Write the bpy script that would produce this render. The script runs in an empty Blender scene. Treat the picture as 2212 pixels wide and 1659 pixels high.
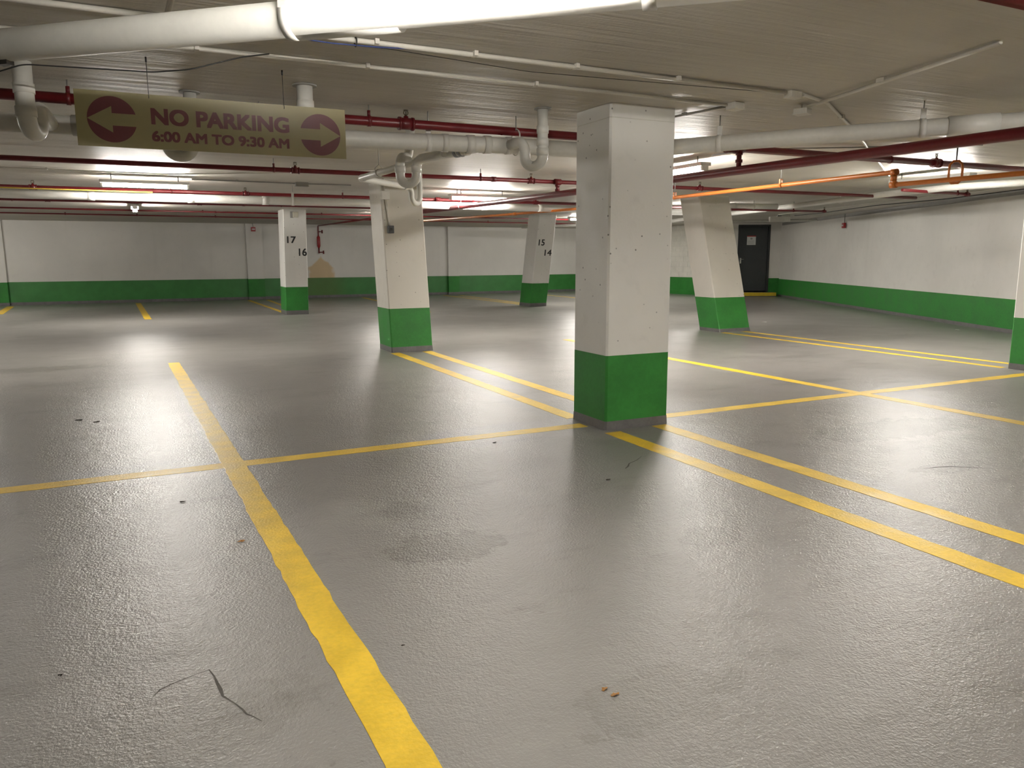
import bpy, bmesh, math, random
from mathutils import Vector, Matrix, noise as mnoise

random.seed(7)
sc = bpy.context.scene
col = sc.collection
V = Vector
H = 2.66                       # ceiling height (m)

# ------------------------------------------------------------------ camera
CAM_H = 1.45
HEAD = math.radians(25.7)      # heading, clockwise from +Y (the parking-line direction)
PITCH = math.atan((829.5 - 556.0) / 1661.0)
ROLL = math.radians(0.2)
fwd = V((math.sin(HEAD) * math.cos(PITCH), math.cos(HEAD) * math.cos(PITCH), -math.sin(PITCH)))
r0 = V((math.cos(HEAD), -math.sin(HEAD), 0))
u0 = r0.cross(fwd)
right = r0 * math.cos(ROLL) - u0 * math.sin(ROLL)
up = u0 * math.cos(ROLL) + r0 * math.sin(ROLL)
cd = bpy.data.cameras.new('camera')
cd.sensor_fit = 'HORIZONTAL'; cd.sensor_width = 36.0; cd.lens = 36.0 * 1661.0 / 2212.0
cd.clip_start = 0.05; cd.clip_end = 200
cam = bpy.data.objects.new('camera', cd); col.objects.link(cam)
m3 = Matrix((right, up, -fwd)).transposed()
cam.matrix_world = Matrix.Translation((0, 0, CAM_H)) @ m3.to_4x4()
sc.camera = cam

# ------------------------------------------------------------------ world, exposure
w = bpy.data.worlds.new('world'); sc.world = w; w.use_nodes = True
w.node_tree.nodes['Background'].inputs[0].default_value = (0.9, 0.9, 1, 1)
w.node_tree.nodes['Background'].inputs[1].default_value = 0.0
sc.view_settings.view_transform = 'Standard'
sc.view_settings.look = 'None'
sc.view_settings.gamma = 1.0
sc.view_settings.use_curve_mapping = False
sc.view_settings.exposure = 0.82
sc.cycles.max_bounces = 6; sc.cycles.diffuse_bounces = 4; sc.cycles.glossy_bounces = 3
sc.cycles.use_light_tree = False
sc.cycles.caustics_reflective = False; sc.cycles.caustics_refractive = False
LAMP = 232.0                   # emission of a fluorescent tube

# ------------------------------------------------------------------ materials
def lin(c):
    return tuple((x / 255 / 12.92 if x / 255 <= .04045 else ((x / 255 + .055) / 1.055) ** 2.4) for x in c)

class NT:
    def __init__(s, name):
        s.m = bpy.data.materials.new(name); s.m.use_nodes = True
        s.t = s.m.node_tree; s.b = s.t.nodes['Principled BSDF']
        s.pos = s.n('ShaderNodeNewGeometry').outputs['Position']
    def n(s, kind): return s.t.nodes.new(kind)
    def l(s, a, b): s.t.links.new(a, b)
    def mapping(s, scale=(1, 1, 1), loc=(0, 0, 0)):
        k = s.n('ShaderNodeMapping'); k.inputs['Scale'].default_value = scale; k.inputs['Location'].default_value = loc
        s.l(s.pos, k.inputs['Vector']); return k.outputs[0]
    def noise(s, scale, detail=4, rough=.55, vec=None, dist=0):
        k = s.n('ShaderNodeTexNoise'); k.inputs['Scale'].default_value = scale; k.inputs['Detail'].default_value = detail
        k.inputs['Roughness'].default_value = rough; k.inputs['Distortion'].default_value = dist
        s.l(vec if vec is not None else s.pos, k.inputs['Vector']); return k.outputs['Fac']
    def voro(s, scale, vec=None):
        k = s.n('ShaderNodeTexVoronoi'); k.inputs['Scale'].default_value = scale
        s.l(vec if vec is not None else s.pos, k.inputs['Vector']); return k.outputs['Distance'], k.outputs['Color']
    def ramp(s, f, a, b, va=0., vb=1.):
        k = s.n('ShaderNodeMapRange'); k.interpolation_type = 'SMOOTHSTEP'
        k.inputs['From Min'].default_value = a; k.inputs['From Max'].default_value = b
        k.inputs['To Min'].default_value = va; k.inputs['To Max'].default_value = vb
        s.l(f, k.inputs['Value']); return k.outputs[0]
    def math(s, op, a, b=None, c=None):
        k = s.n('ShaderNodeMath'); k.operation = op
        for i, x in enumerate((a, b, c)):
            if x is None: continue
            if isinstance(x, (int, float)): k.inputs[i].default_value = x
            else: s.l(x, k.inputs[i])
        return k.outputs[0]
    def mix(s, f, a, b, mode='MIX'):
        k = s.n('ShaderNodeMix'); k.data_type = 'RGBA'; k.blend_type = mode
        if isinstance(f, (int, float)): k.inputs[0].default_value = f
        else: s.l(f, k.inputs[0])
        for sock, x in ((k.inputs[6], a), (k.inputs[7], b)):
            if isinstance(x, tuple): sock.default_value = (*x[:3], 1)
            else: s.l(x, sock)
        return k.outputs[2]
    def bump(s, h, strength, dist=.01):
        k = s.n('ShaderNodeBump'); k.inputs['Strength'].default_value = strength; k.inputs['Distance'].default_value = dist
        s.l(h, k.inputs['Height']); return k
    def out(s, color=None, rough=None, bump=None, metallic=0, spec=.5):
        for key, x in (('Base Color', color), ('Roughness', rough)):
            if x is None: continue
            if isinstance(x, tuple): s.b.inputs[key].default_value = (*x[:3], 1)
            elif isinstance(x, (int, float)): s.b.inputs[key].default_value = x
            else: s.l(x, s.b.inputs[key])
        if bump is not None: s.l(bump.outputs[0], s.b.inputs['Normal'])
        s.b.inputs['Metallic'].default_value = metallic
        s.b.inputs['Specular IOR Level'].default_value = spec
        return s.m

def paint(name, c, rough=.45, var=.12, scale=2.5, bs=60, bstr=.15, spec=.5, metallic=0):
    t = NT(name)
    n = t.noise(scale, 5); n2 = t.noise(scale * 9, 3)
    f = t.math('ADD', t.math('MULTIPLY', n, .7), t.math('MULTIPLY', n2, .3))
    dark = tuple(x * (1 - var) for x in c); lite = tuple(min(1, x * (1 + var)) for x in c)
    cc = t.mix(t.ramp(f, .3, .7), dark, lite)
    return t.out(cc, t.ramp(n, .2, .8, rough - .06, rough + .08), t.bump(t.noise(bs, 3), bstr, .004), metallic, spec)

def wall_paint(name, c, pits=True, streak=True, ochre=False, rough=.5):
    t = NT(name)
    n = t.noise(.7, 5); n2 = t.noise(7, 4)
    ns = t.noise(1.0, 4, vec=t.mapping((3.2, 3.2, .25)))
    cc = t.mix(t.ramp(n, .3, .72), tuple(x * .9 for x in c), c)
    cc = t.mix(t.math('MULTIPLY', t.ramp(n2, .56, .78), .22), cc, tuple(x * .72 for x in c))
    if streak:
        cc = t.mix(t.math('MULTIPLY', t.ramp(ns, .55, .8), .25), cc, tuple(x * .7 for x in c))
    h = t.noise(38, 4)
    if pits:
        d, cr = t.voro(12)
        sep = t.n('ShaderNodeSeparateColor'); t.l(cr, sep.inputs[0])
        gate = t.ramp(sep.outputs[0], .50, .56)
        p = t.math('MULTIPLY', t.ramp(d, .04, .13, 1, 0), gate)
        cc = t.mix(t.math('MULTIPLY', p, .8), cc, (.045, .043, .035))
        h = t.math('SUBTRACT', h, t.math('MULTIPLY', p, 2.5))
    if ochre:       # rusty water stain on the far wall below the drain valve
        sp = t.n('ShaderNodeSeparateXYZ'); t.l(t.pos, sp.inputs[0])
        wz = t.math('MULTIPLY', t.math('SUBTRACT', 1.52, sp.outputs[2]), 1.1)
        wz = t.math('MINIMUM', wz, .48)
        dx = t.math('ABSOLUTE', t.math('SUBTRACT', sp.outputs[0], 6.14))
        dx = t.math('ADD', dx, t.math('MULTIPLY', t.math('SUBTRACT', t.noise(3, 4), .5), .35))
        f = t.ramp(t.math('SUBTRACT', wz, dx), -.04, .1)
        cc = t.mix(t.math('MULTIPLY', f, .75), cc, t.mix(1.0, cc, (.82, .58, .25), 'MULTIPLY'))
    return t.out(cc, t.ramp(n2, .3, .7, rough - .05, rough + .08), t.bump(h, .18, .006))

def floor_mat():
    t = NT('floor_coating')
    sp = t.n('ShaderNodeSeparateXYZ'); t.l(t.pos, sp.inputs[0])
    big = t.noise(.35, 5, .6); mid = t.noise(1.6, 5, .55); fine = t.noise(26, 3, .6)
    c0 = (.245, .233, .218)
    cc = t.mix(t.ramp(big, .3, .7), tuple(x * .86 for x in c0), tuple(x * 1.1 for x in c0))
    dirt = t.ramp(t.noise(1.6, 6, .62, vec=t.mapping((.8, 2.0, 1))), .54, .74)
    cc = t.mix(t.math('MULTIPLY', dirt, .55), cc, (.115, .105, .09))
    pale = t.ramp(t.noise(.9, 4, vec=t.mapping((1, 1, 1), (7, 3, 0))), .6, .72)
    cc = t.mix(t.math('MULTIPLY', pale, .45), cc, (.34, .33, .3))
    cc = t.mix(t.math('MULTIPLY', t.ramp(fine, .6, .78), .55), cc, (.11, .10, .09))
    rough = t.ramp(mid, .3, .75, .285, .34)
    # tyre scuffs / dried puddles with darker rims
    warp = t.math('MULTIPLY', t.math('SUBTRACT', t.noise(6.5, 7, .7), .5), 1.0)
    for (x, y, sx, sy, k) in ((1.30, 3.50, .30, .20, .55), (2.62, 3.02, .17, .13, .4), (1.27, 4.13, .12, .16, .4),
                              (5.75, 4.35, .85, .28, .6), (4.98, 3.34, .35, .10, .5), (-1.45, 11.85, .9, .28, .55),
                              (1.45, 1.92, .3, .16, .3), (.02, 2.45, .42, .2, .25), (7.0, 6.5, .5, .12, .5), (8.6, 8.3, .35, .1, .5),
                              (11.6, 9.6, 1.3, .3, .45), (-.7, 10.3, .5, .15, .35)):
        dx = t.math('DIVIDE', t.math('SUBTRACT', sp.outputs[0], x), sx)
        dy = t.math('DIVIDE', t.math('SUBTRACT', sp.outputs[1], y), sy)
        d = t.math('SQRT', t.math('ADD', t.math('MULTIPLY', dx, dx), t.math('MULTIPLY', dy, dy)))
        d = t.math('ADD', d, t.math('MULTIPLY', warp, 2.4))
        ins = t.math('MULTIPLY', t.ramp(d, .6, 1.02, 1, 0), k * .6)
        rim = t.math('MULTIPLY', t.math('MULTIPLY', t.ramp(d, .72, .95), t.ramp(d, .95, 1.04, 1, 0)), k * .9)
        cc = t.mix(t.math('ADD', ins, rim), cc, (.09, .082, .066))
    h1 = t.noise(80, 2, .6); h2 = t.noise(24, 1, .5); h3 = t.noise(4, 1, .5)
    h = t.math('ADD', t.math('MULTIPLY', h1, .8), t.math('ADD', t.math('MULTIPLY', h2, .5), t.math('MULTIPLY', h3, .7)))
    return t.out(cc, rough, t.bump(h, .78, .006), 0, .75)

def ceiling_mat():
    t = NT('ceiling_paint')
    c = (.56, .53, .475)
    n = t.noise(.5, 5); st = t.noise(1.0, 5, .6, vec=t.mapping((.35, 5.5, 1)))
    cc = t.mix(t.ramp(n, .3, .7), tuple(x * .88 for x in c), tuple(x * 1.06 for x in c))
    cc = t.mix(t.math('MULTIPLY', t.ramp(st, .5, .75), .3), cc, tuple(x * .75 for x in c))
    sp_ = t.ramp(t.noise(55, 2), .7, .78)
    cc = t.mix(t.math('MULTIPLY', sp_, .25), cc, (.25, .23, .2))
    h = t.math('ADD', t.math('MULTIPLY', st, 1.6), t.math('ADD', t.math('MULTIPLY', t.noise(1.0, 3, vec=t.mapping((1.2, 16, 1))), .8), t.math('MULTIPLY', t.noise(45, 3), .12)))
    return t.out(cc, .5, t.bump(h, .7, .014), 0, .2)

M = {}
M['floor'] = floor_mat()
M['ceiling'] = ceiling_mat()
WHITE = (.76, .74, .695)
M['wall'] = wall_paint('wall_white', WHITE, pits=False)
M['wall_far'] = wall_paint('wall_white_stained', WHITE, pits=False, ochre=True)
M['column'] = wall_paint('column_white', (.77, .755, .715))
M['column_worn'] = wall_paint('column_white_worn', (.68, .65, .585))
M['block'] = paint('block_white', (.72, .70, .63), .55, .08, 3)
M['mortar'] = paint('block_joint', (.60, .58, .52), .7, .08, 3)
M['green'] = paint('green_paint', (.031, .195, .033), .56, .16, 3, 45, .25, spec=.3)
t = NT('green_paint_stained')
sp = t.n('ShaderNodeSeparateXYZ'); t.l(t.pos, sp.inputs[0])
f = t.ramp(t.math('ABSOLUTE', t.math('SUBTRACT', sp.outputs[0], 6.0)), .4, 1.3, 1, 0)
M['green_far'] = t.out(t.mix(t.math('MULTIPLY', f, .55), t.mix(t.ramp(t.noise(3), .3, .7), (.028, .172, .030), (.036, .215, .040)), (.085, .13, .012)), .45, t.bump(t.noise(45), .2, .004))
M['cove'] = paint('grey_cove', (.13, .125, .122), .5, .2, 5)
M['yellow'] = paint('yellow_line_paint', (.74, .49, .035), .42, .16, 5, 70, .5)
M['yellow_step'] = paint('yellow_step_paint', (.70, .50, .03), .5, .12, 5)
M['red'] = paint('red_pipe_paint', (.145, .009, .013), .33, .15, 6, 30, .08)
M['red_dark'] = paint('red_fitting_paint', (.12, .008, .011), .38, .15, 8)
M['orange'] = paint('orange_pipe_paint', (.50, .15, .025), .33, .12, 6, 30, .08)
M['pvc'] = paint('white_pipe', (.70, .685, .64), .38, .06, 3, 30, .06)
M['pvc_grey'] = paint('grey_white_pipe', (.60, .585, .54), .42, .08, 3, 30, .08)
M['strap'] = paint('strap_white', (.66, .64, .60), .5, .1, 9)
M['bandmetal'] = paint('coupling_band', (.28, .28, .29), .3, .1, 9, metallic=.6)
M['conduit'] = paint('conduit_paint', (.66, .63, .57), .42, .06, 6)
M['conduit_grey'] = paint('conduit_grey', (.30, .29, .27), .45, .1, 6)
M['box'] = paint('box_white', (.70, .68, .63), .45, .06, 6)
M['box_beige'] = paint('box_beige', (.55, .52, .42), .5, .06, 6)
M['box_grey'] = paint('box_grey', (.10, .105, .11), .5, .08, 6)
M['metal'] = paint('galvanised_rod', (.36, .36, .35), .4, .1, 12, metallic=.7)
M['dark'] = paint('dark_metal', (.05, .045, .04), .4, .1, 12, metallic=.5)
M['bronze'] = paint('bronze_head', (.14, .12, .08), .35, .1, 12, metallic=.7)
M['wire'] = paint('black_wire', (.03, .03, .03), .5, .1, 8)
M['wire_blue'] = paint('blue_wire', (.03, .05, .2), .5, .1, 8)
M['wire_yellow'] = paint('yellow_wire', (.55, .42, .05), .5, .1, 8)
M['sign_yellow'] = paint('sign_yellow', (.29, .25, .12), .4, .05, 2, 80, .03)
M['maroon'] = paint('sign_maroon', (.135, .033, .037), .4, .05, 2, 80, .03)
M['black'] = paint('stencil_black', (.014, .014, .015), .55, .1, 8)
M['door'] = paint('door_charcoal', (.030, .034, .036), .38, .12, 2)
M['door_frame'] = paint('door_frame_dark', (.022, .024, .025), .42, .12, 2)
M['steel'] = paint('steel_handle', (.5, .5, .48), .3, .05, 9, metallic=.9)
M['paper'] = paint('notice_paper', (.62, .62, .60), .6, .05, 4)
M['paper_red'] = paint('notice_red', (.35, .03, .03), .6, .05, 4)
M['print'] = paint('notice_print', (.28, .28, .28), .6, .05, 4)
M['bell_red'] = paint('alarm_red', (.32, .014, .016), .35, .08, 6)
M['leaf'] = paint('dry_leaf', (.34, .16, .035), .6, .35, 60)
M['leaf_dark'] = paint('dark_debris', (.035, .026, .018), .7, .3, 60)
M['scrap'] = paint('paper_scrap', (.7, .7, .68), .7, .1, 30)
M['crack'] = paint('crack_dirt', (.065, .06, .05), .7, .25, 20)
M['housing'] = paint('lamp_housing', (.72, .71, .68), .4, .04, 6)
t = NT('fluorescent_tube')
t.b.inputs['Emission Color'].default_value = (1.0, .957, .89, 1)
t.b.inputs['Emission Strength'].default_value = LAMP
M['tube'] = t.out((.9, .9, .88), .3)
M['tube'].cycles.emission_sampling = 'FRONT'

# ------------------------------------------------------------------ mesh helpers
def frame(d):
    d = d.normalized(); a = V((0, 0, 1)) if abs(d.z) < .9 else V((1, 0, 0))
    x = d.cross(a).normalized(); return x, d.cross(x).normalized()

class MB:
    def __init__(s): s.v = []; s.f = []; s.s = []
    def add(s, vs, fs, smooth=False):
        k = len(s.v); s.v += [V(p) for p in vs]
        for f in fs: s.f.append([i + k for i in f]); s.s.append(smooth)
        return s
    def box(s, a, b):
        (x0, y0, z0), (x1, y1, z1) = a, b
        return s.hexa([(x0, y0, z0), (x1, y0, z0), (x1, y1, z0), (x0, y1, z0), (x0, y0, z1), (x1, y0, z1), (x1, y1, z1), (x0, y1, z1)])
    def hexa(s, p):
        return s.add(p, [(3, 2, 1, 0), (4, 5, 6, 7), (0, 1, 5, 4), (1, 2, 6, 5), (2, 3, 7, 6), (3, 0, 4, 7)])
    def obox(s, c, ax, ay, az):      # centre and three half-axis vectors
        c = V(c); ax = V(ax); ay = V(ay); az = V(az)
        return s.hexa([c + i * ax + j * ay + k * az for k in (-1, 1) for i, j in ((-1, -1), (1, -1), (1, 1), (-1, 1))])
    def prism(s, ring0, ring1):
        n = len(ring0)
        return s.add(list(ring0) + list(ring1), [tuple(range(n))[::-1], tuple(range(n, 2 * n))] + [(i, (i + 1) % n, n + (i + 1) % n, n + i) for i in range(n)])
    def tube(s, pts, r, n=14, caps=True, closed=False):
        pts = [V(p) for p in pts]; N = len(pts); rs = r if isinstance(r, (list, tuple)) else [r] * N
        dirs = []
        for i in range(N):
            a = pts[i - 1] if (i > 0 or closed) else pts[i]; b = pts[(i + 1) % N] if (i < N - 1 or closed) else pts[i]
            dirs.append((b - a).normalized())
        x, y = frame(dirs[0]); vs = []
        for i in range(N):
            d = dirs[i]; x = (x - d * x.dot(d)).normalized(); y = d.cross(x)
            for k in range(n):
                a = 2 * math.pi * k / n; vs.append(pts[i] + rs[i] * (math.cos(a) * x + math.sin(a) * y))
        fs = []
        for i in range(N if closed else N - 1):
            j = (i + 1) % N
            for k in range(n): fs.append((i * n + k, i * n + (k + 1) % n, j * n + (k + 1) % n, j * n + k))
        base = len(s.v); s.add(vs, fs, True)
        if caps and not closed:
            s.f.append([base + k for k in range(n)][::-1]); s.s.append(False)
            s.f.append([base + (N - 1) * n + k for k in range(n)]); s.s.append(False)
        return s
    def cyl(s, a, b, r, n=14): return s.tube([a, b], r, n)
    def band(s, c, d, r, w, n=16):     # short sleeve round a pipe
        c = V(c); d = V(d).normalized(); return s.tube([c - d * w / 2, c + d * w / 2], r, n)
    def ring(s, c, axis, R, r, n=16, m=6, sx=1, arc=None):
        c = V(c); x, y = frame(V(axis)); pts = []
        for k in range(n): a = 2 * math.pi * k / n; pts.append(c + R * (math.cos(a) * x + math.sin(a) * y))
        return s.tube(pts, r, m, closed=True)

ROOT = {}
def root_of(o):
    while o.parent: o = o.parent
    return ROOT.get(o.name, V((0, 0, 0)))

def obj(name, mb, m, parent=None, label=None, bevel=0):
    off = root_of(parent) if parent else V((0, 0, 0))
    me = bpy.data.meshes.new(name)
    me.from_pydata([p - off for p in mb.v], [], mb.f); me.update()
    for p, sm in zip(me.polygons, mb.s): p.use_smooth = sm
    me.materials.append(M[m] if isinstance(m, str) else m)
    o = bpy.data.objects.new(name, me); col.objects.link(o)
    if parent: o.parent = parent
    if label: o['label'] = label
    if bevel:
        b = o.modifiers.new('bevel', 'BEVEL'); b.width = bevel; b.segments = 2; b.limit_method = 'ANGLE'
    return o

def tag(o, label, cat, group=None):
    o['label'] = label; o['category'] = cat
    if group: o['group'] = group
    return o

def thing(name, label, cat, loc, group=None):
    o = bpy.data.objects.new(name, None); col.objects.link(o); o.location = loc; o.empty_display_size = .1
    ROOT[o.name] = V(loc); return tag(o, label, cat, group)

def struct(name, mb, m, **k):
    o = obj(name, mb, m, **k); o['kind'] = 'structure'; return o

def fillet(pts, rad, seg=6):
    pts = [V(p) for p in pts]; out = [pts[0]]
    for i in range(1, len(pts) - 1):
        p = pts[i]; a = pts[i - 1] - p; b = pts[i + 1] - p
        ang = a.angle(b); r = rad
        d = min(r / math.tan(ang / 2), a.length * .49, b.length * .49)
        r2 = d * math.tan(ang / 2); A = p + a.normalized() * d; B = p + b.normalized() * d
        cdir = (a.normalized() + b.normalized())
        if cdir.length < 1e-4: out.append(p); continue
        c = p + cdir.normalized() * (r2 / math.sin(ang / 2))
        va, vb = A - c, B - c; th = va.angle(vb)
        for k in range(seg + 1):
            tt = k / seg
            out.append(c + (va * math.sin((1 - tt) * th) + vb * math.sin(tt * th)) / math.sin(th))
    out.append(pts[-1]); return out

def text_mb(s, x0, x1, z0, z1, put, bold=.0, depth=.002, thick=0):
    """flat lettering fitted to the box x0..x1, z0..z1; put(x, z, d) gives the 3-D point"""
    cu = bpy.data.curves.new('t', 'FONT'); cu.body = s; cu.size = 1; cu.offset = bold; cu.resolution_u = 6
    o = bpy.data.objects.new('t', cu); col.objects.link(o)
    dg = bpy.context.evaluated_depsgraph_get()
    me = bpy.data.meshes.new_from_object(o.evaluated_get(dg))
    bpy.data.objects.remove(o); bpy.data.curves.remove(cu)
    vs = [v.co.copy() for v in me.vertices]; fs = [tuple(p.vertices) for p in me.polygons]
    bpy.data.meshes.remove(me)
    ax, bx = min(v.x for v in vs), max(v.x for v in vs); ay, by = min(v.y for v in vs), max(v.y for v in vs)
    f = lambda v, d: put(x0 + (v.x - ax) / (bx - ax) * (x1 - x0), z0 + (v.y - ay) / (by - ay) * (z1 - z0), d)
    mb = MB(); b = thick
    offs = [(0, 0)] if b == 0 else [(i * b, j * b * .8) for i in (-1, 0, 1) for j in (-1, 1)]
    for q, (ox, oz) in enumerate(offs):
        mb.add([f(v, depth + q * .00004) + put(ox, oz, 0) - put(0, 0, 0) for v in vs], fs)
    return mb

# ------------------------------------------------------------------ room shell
struct('ceiling', MB().box((-10, -6.5, H), (25, 30, H + .2)), 'ceiling')
floor = struct('floor', MB().box((-10, -6.5, -.2), (25, 30, 0)), 'floor')

def wall(name, a, b, thick, green=.68, m='wall', gm='green', cove=.09, z1=H, band=True):
    """wall whose room-side foot runs a->b; the wall lies to the left of a->b"""
    a = V((*a, 0)); b = V((*b, 0)); d = (b - a).normalized(); n = V((-d.y, d.x, 0)) * thick
    def slab(z0, zz, out=0):
        q = -n.normalized() * out
        return MB().hexa([a + q + V((0, 0, z0)), b + q + V((0, 0, z0)), b + n + V((0, 0, z0)), a + n + V((0, 0, z0)),
                          a + q + V((0, 0, zz)), b + q + V((0, 0, zz)), b + n + V((0, 0, zz)), a + n + V((0, 0, zz))])
    o = struct(name, slab(green if band else 0, z1), m)
    if band:
        obj('green_band', slab(cove, green, .002), gm, o)
        obj('base_cove', slab(0, cove, .012), 'cove', o)
    return o

YF = 29.0
wf = wall('wall_far', (18.45, YF), (-9.7, YF), -.2, .73, 'wall_far', 'green_far')
wall('wall_left', (-9.5, YF), (-9.5, -6), -.2)
wall('wall_behind', (-9.5, -6), (7.05, -6), -.2)
wall('wall_right', (7.05, -6), (21.32, 21.54), -.2, .635, cove=.07)
# the far-wall pilasters, on the column grid
for x0, x1 in ((-4.5, -3.72), (3.52, 4.08), (11.12, 11.58)):
    p = obj('pilaster', MB().box((x0, YF - .13, .725), (x1, YF + .05, H)), 'wall', wf)
    obj('green_band', MB().box((x0, YF - .132, .09), (x1, YF + .05, .725)), 'green', p)
    obj('base_cove', MB().box((x0 - .01, YF - .142, 0), (x1 + .01, YF + .05, .09)), 'cove', p)
# grey strip added for the dark line where the right wall meets the ceiling
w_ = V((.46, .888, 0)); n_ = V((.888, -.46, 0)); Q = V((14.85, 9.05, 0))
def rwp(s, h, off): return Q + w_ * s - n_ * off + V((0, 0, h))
struct('grey_strip_1', MB().hexa([rwp(-16, 2.565, .03), rwp(13.9, 2.565, .03), rwp(13.9, 2.565, -.01), rwp(-16, 2.565, -.01),
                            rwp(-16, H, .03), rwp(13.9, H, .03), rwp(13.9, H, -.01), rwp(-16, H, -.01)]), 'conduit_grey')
# block wall beside the door: joint bed with proud painted blocks
BA = V((19.72, 22.36, 0)); BB = V((18.3, YF, 0))
bd = (BB - BA).normalized(); bn = V((-bd.y, bd.x, 0)); bn = bn if bn.x < 0 else -bn      # towards the room
def bq(s, zz, off): return BA + bd * s + bn * off + V((0, 0, zz))
L = (BB - BA).length
def bslab(z0, z1, off, s0=0, s1=L):
    return MB().hexa([bq(s0, z0, off), bq(s1, z0, off), bq(s1, z0, -.2), bq(s0, z0, -.2), bq(s0, z1, off), bq(s1, z1, off), bq(s1, z1, -.2), bq(s0, z1, -.2)])
wb = struct('wall_corner', bslab(.66, H, 0), 'mortar')
obj('green_band', bslab(.09, .66, .012), 'green', wb)
obj('green_kerb', bslab(0, .16, .05), 'green', wb)
bmesh_ = None
zc = .665; row = 0
while zc < H - .02:
    h = min(.2, H - zc)
    s = -.2 if row % 2 else 0
    while s < L - .05:
        s0, s1 = max(0, s), min(L, s + .4)
        obj('concrete_block', MB().hexa([bq(s0 + .004, zc, .01), bq(s1 - .004, zc, .01), bq(s1 - .004, zc, -.01), bq(s0 + .004, zc, -.01),
            bq(s0 + .004, zc + h - .007, .01), bq(s1 - .004, zc + h - .007, .01), bq(s1 - .004, zc + h - .007, -.01), bq(s0 + .004, zc + h - .007, -.01)]), 'block', wb)
        s += .4
    zc += .2; row += 1
# wall with the service door, square to the right wall
P0 = V((20.68, 21.88, 0)); du = V((.887, -.462, 0)); dv = V((.462, .887, 0))
def dq(u, zz, off): return P0 + du * u - dv * off + V((0, 0, zz))
def dbox(u0, u1, z0, z1, o0, o1):
    return MB().hexa([dq(u0, z0, o1), dq(u1, z0, o1), dq(u1, z0, o0), dq(u0, z0, o0), dq(u0, z1, o1), dq(u1, z1, o1), dq(u1, z1, o0), dq(u0, z1, o0)])
wd = struct('wall_recess', dbox(-1.3, -.83, .66, H, -.2, 0), 'wall')
obj('wall_panel', dbox(.34, .85, .66, H, -.2, 0), 'wall', wd)
obj('wall_head', dbox(-.83, .34, 2.6, H, -.2, 0), 'wall', wd)
obj('green_band', dbox(-1.3, -.83, 0, .66, -.2, .002), 'green', wd)
obj('green_band', dbox(.34, .85, 0, .66, -.2, .002), 'green', wd)
d1 = bpy.data.objects.new('door_1', None); col.objects.link(d1); d1['kind'] = 'structure'; d1.location = dq(-.25, 0, 0); ROOT['door_1'] = d1.location.copy()
fr = dbox(-.83, -.76, .17, 2.6, -.15, .02)
for m_ in (dbox(.27, .34, .17, 2.6, -.15, .02), dbox(-.76, .27, 2.53, 2.6, -.15, .02)): fr.add(m_.v, m_.f)
obj('door_frame', fr, 'door_frame', d1)
leaf = obj('door_leaf', dbox(-.755, .265, .19, 2.525, -.10, -.05), 'door', d1)
hm = dbox(-.72, -.67, 1.2, 1.4, -.05, -.042); hm.cyl(dq(-.695, 1.35, -.045), dq(-.695, 1.35, .0), .012, 8); hm.cyl(dq(-.695, 1.35, 0), dq(-.585, 1.345, 0), .011, 8)
obj('handle', hm, 'steel', leaf)
nt = thing('notice', 'white paper notice with red top edge taped to the charcoal door', 'notice', dq(-.33, 1.87, -.05))
obj('paper_sheet', dbox(-.49, -.17, 1.87, 2.17, -.05, -.046), 'paper', nt)
obj('header_strip', dbox(-.49, -.17, 2.17, 2.205, -.05, -.046), 'paper_red', nt)
pm = MB()
for k in range(5):
    b_ = dbox(-.45, -.21 - (k % 2) * .04, 1.90 + k * .028, 1.908 + k * .028, -.046, -.0452); pm.add(b_.v, b_.f)
b_ = [dq(-.33 + .045 * math.cos(a * math.pi / 6), 2.10 + .035 * math.sin(a * math.pi / 6), -.0452) for a in range(12)]
pm.add(b_, [tuple(range(12))])
obj('printed_text', pm, 'print', nt)
st = thing('door_step', 'low grey concrete step with bright yellow edge below the charcoal door', 'step', dq(-.3, 0, .2))
obj('step_slab', dbox(-1.15, .52, 0, .15, .006, .44), 'cove', st)
obj('yellow_nosing', dbox(-1.15, .52, .03, .153, .44, .45), 'yellow_step', st)

# ------------------------------------------------------------------ floor markings
def stripe(a, b, wdt, label, z=.0016, jag=.006, seed=0):
    a = V((*a, 0)); b = V((*b, 0)); d = (b - a); Ln = d.length; d.normalize(); n = V((-d.y, d.x, 0))
    N = max(4, min(160, int(Ln / .05))); Lp, Rp = [], []
    for i in range(N + 1):
        s = Ln * i / N
        e1 = mnoise.noise(V((s * 9, seed, 0))) * jag + mnoise.noise(V((s * 2.3, seed, 5))) * jag
        e2 = mnoise.noise(V((s * 9, seed + 40, 0))) * jag + mnoise.noise(V((s * 2.3, seed + 40, 5))) * jag
        Lp.append(a + d * s + n * (wdt / 2 + e1)); Rp.append(a + d * s - n * (wdt / 2 + e2))
    vs = [p + V((0, 0, z)) for p in Lp] + [p + V((0, 0, z)) for p in Rp] + [p.copy() for p in Lp] + [p.copy() for p in Rp]
    k = N + 1; fs = []
    for i in range(N):
        fs += [(i, k + i, k + i + 1, i + 1), (2 * k + i, i, i + 1, 2 * k + i + 1), (k + i, 3 * k + i, 3 * k + i + 1, k + i + 1)]
    fs += [(0, 2 * k, 3 * k, k), (N, k + N, 3 * k + N, 2 * k + N)]
    return obj('parking_line', MB().add(vs, fs), 'yellow', floor, label)

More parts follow.
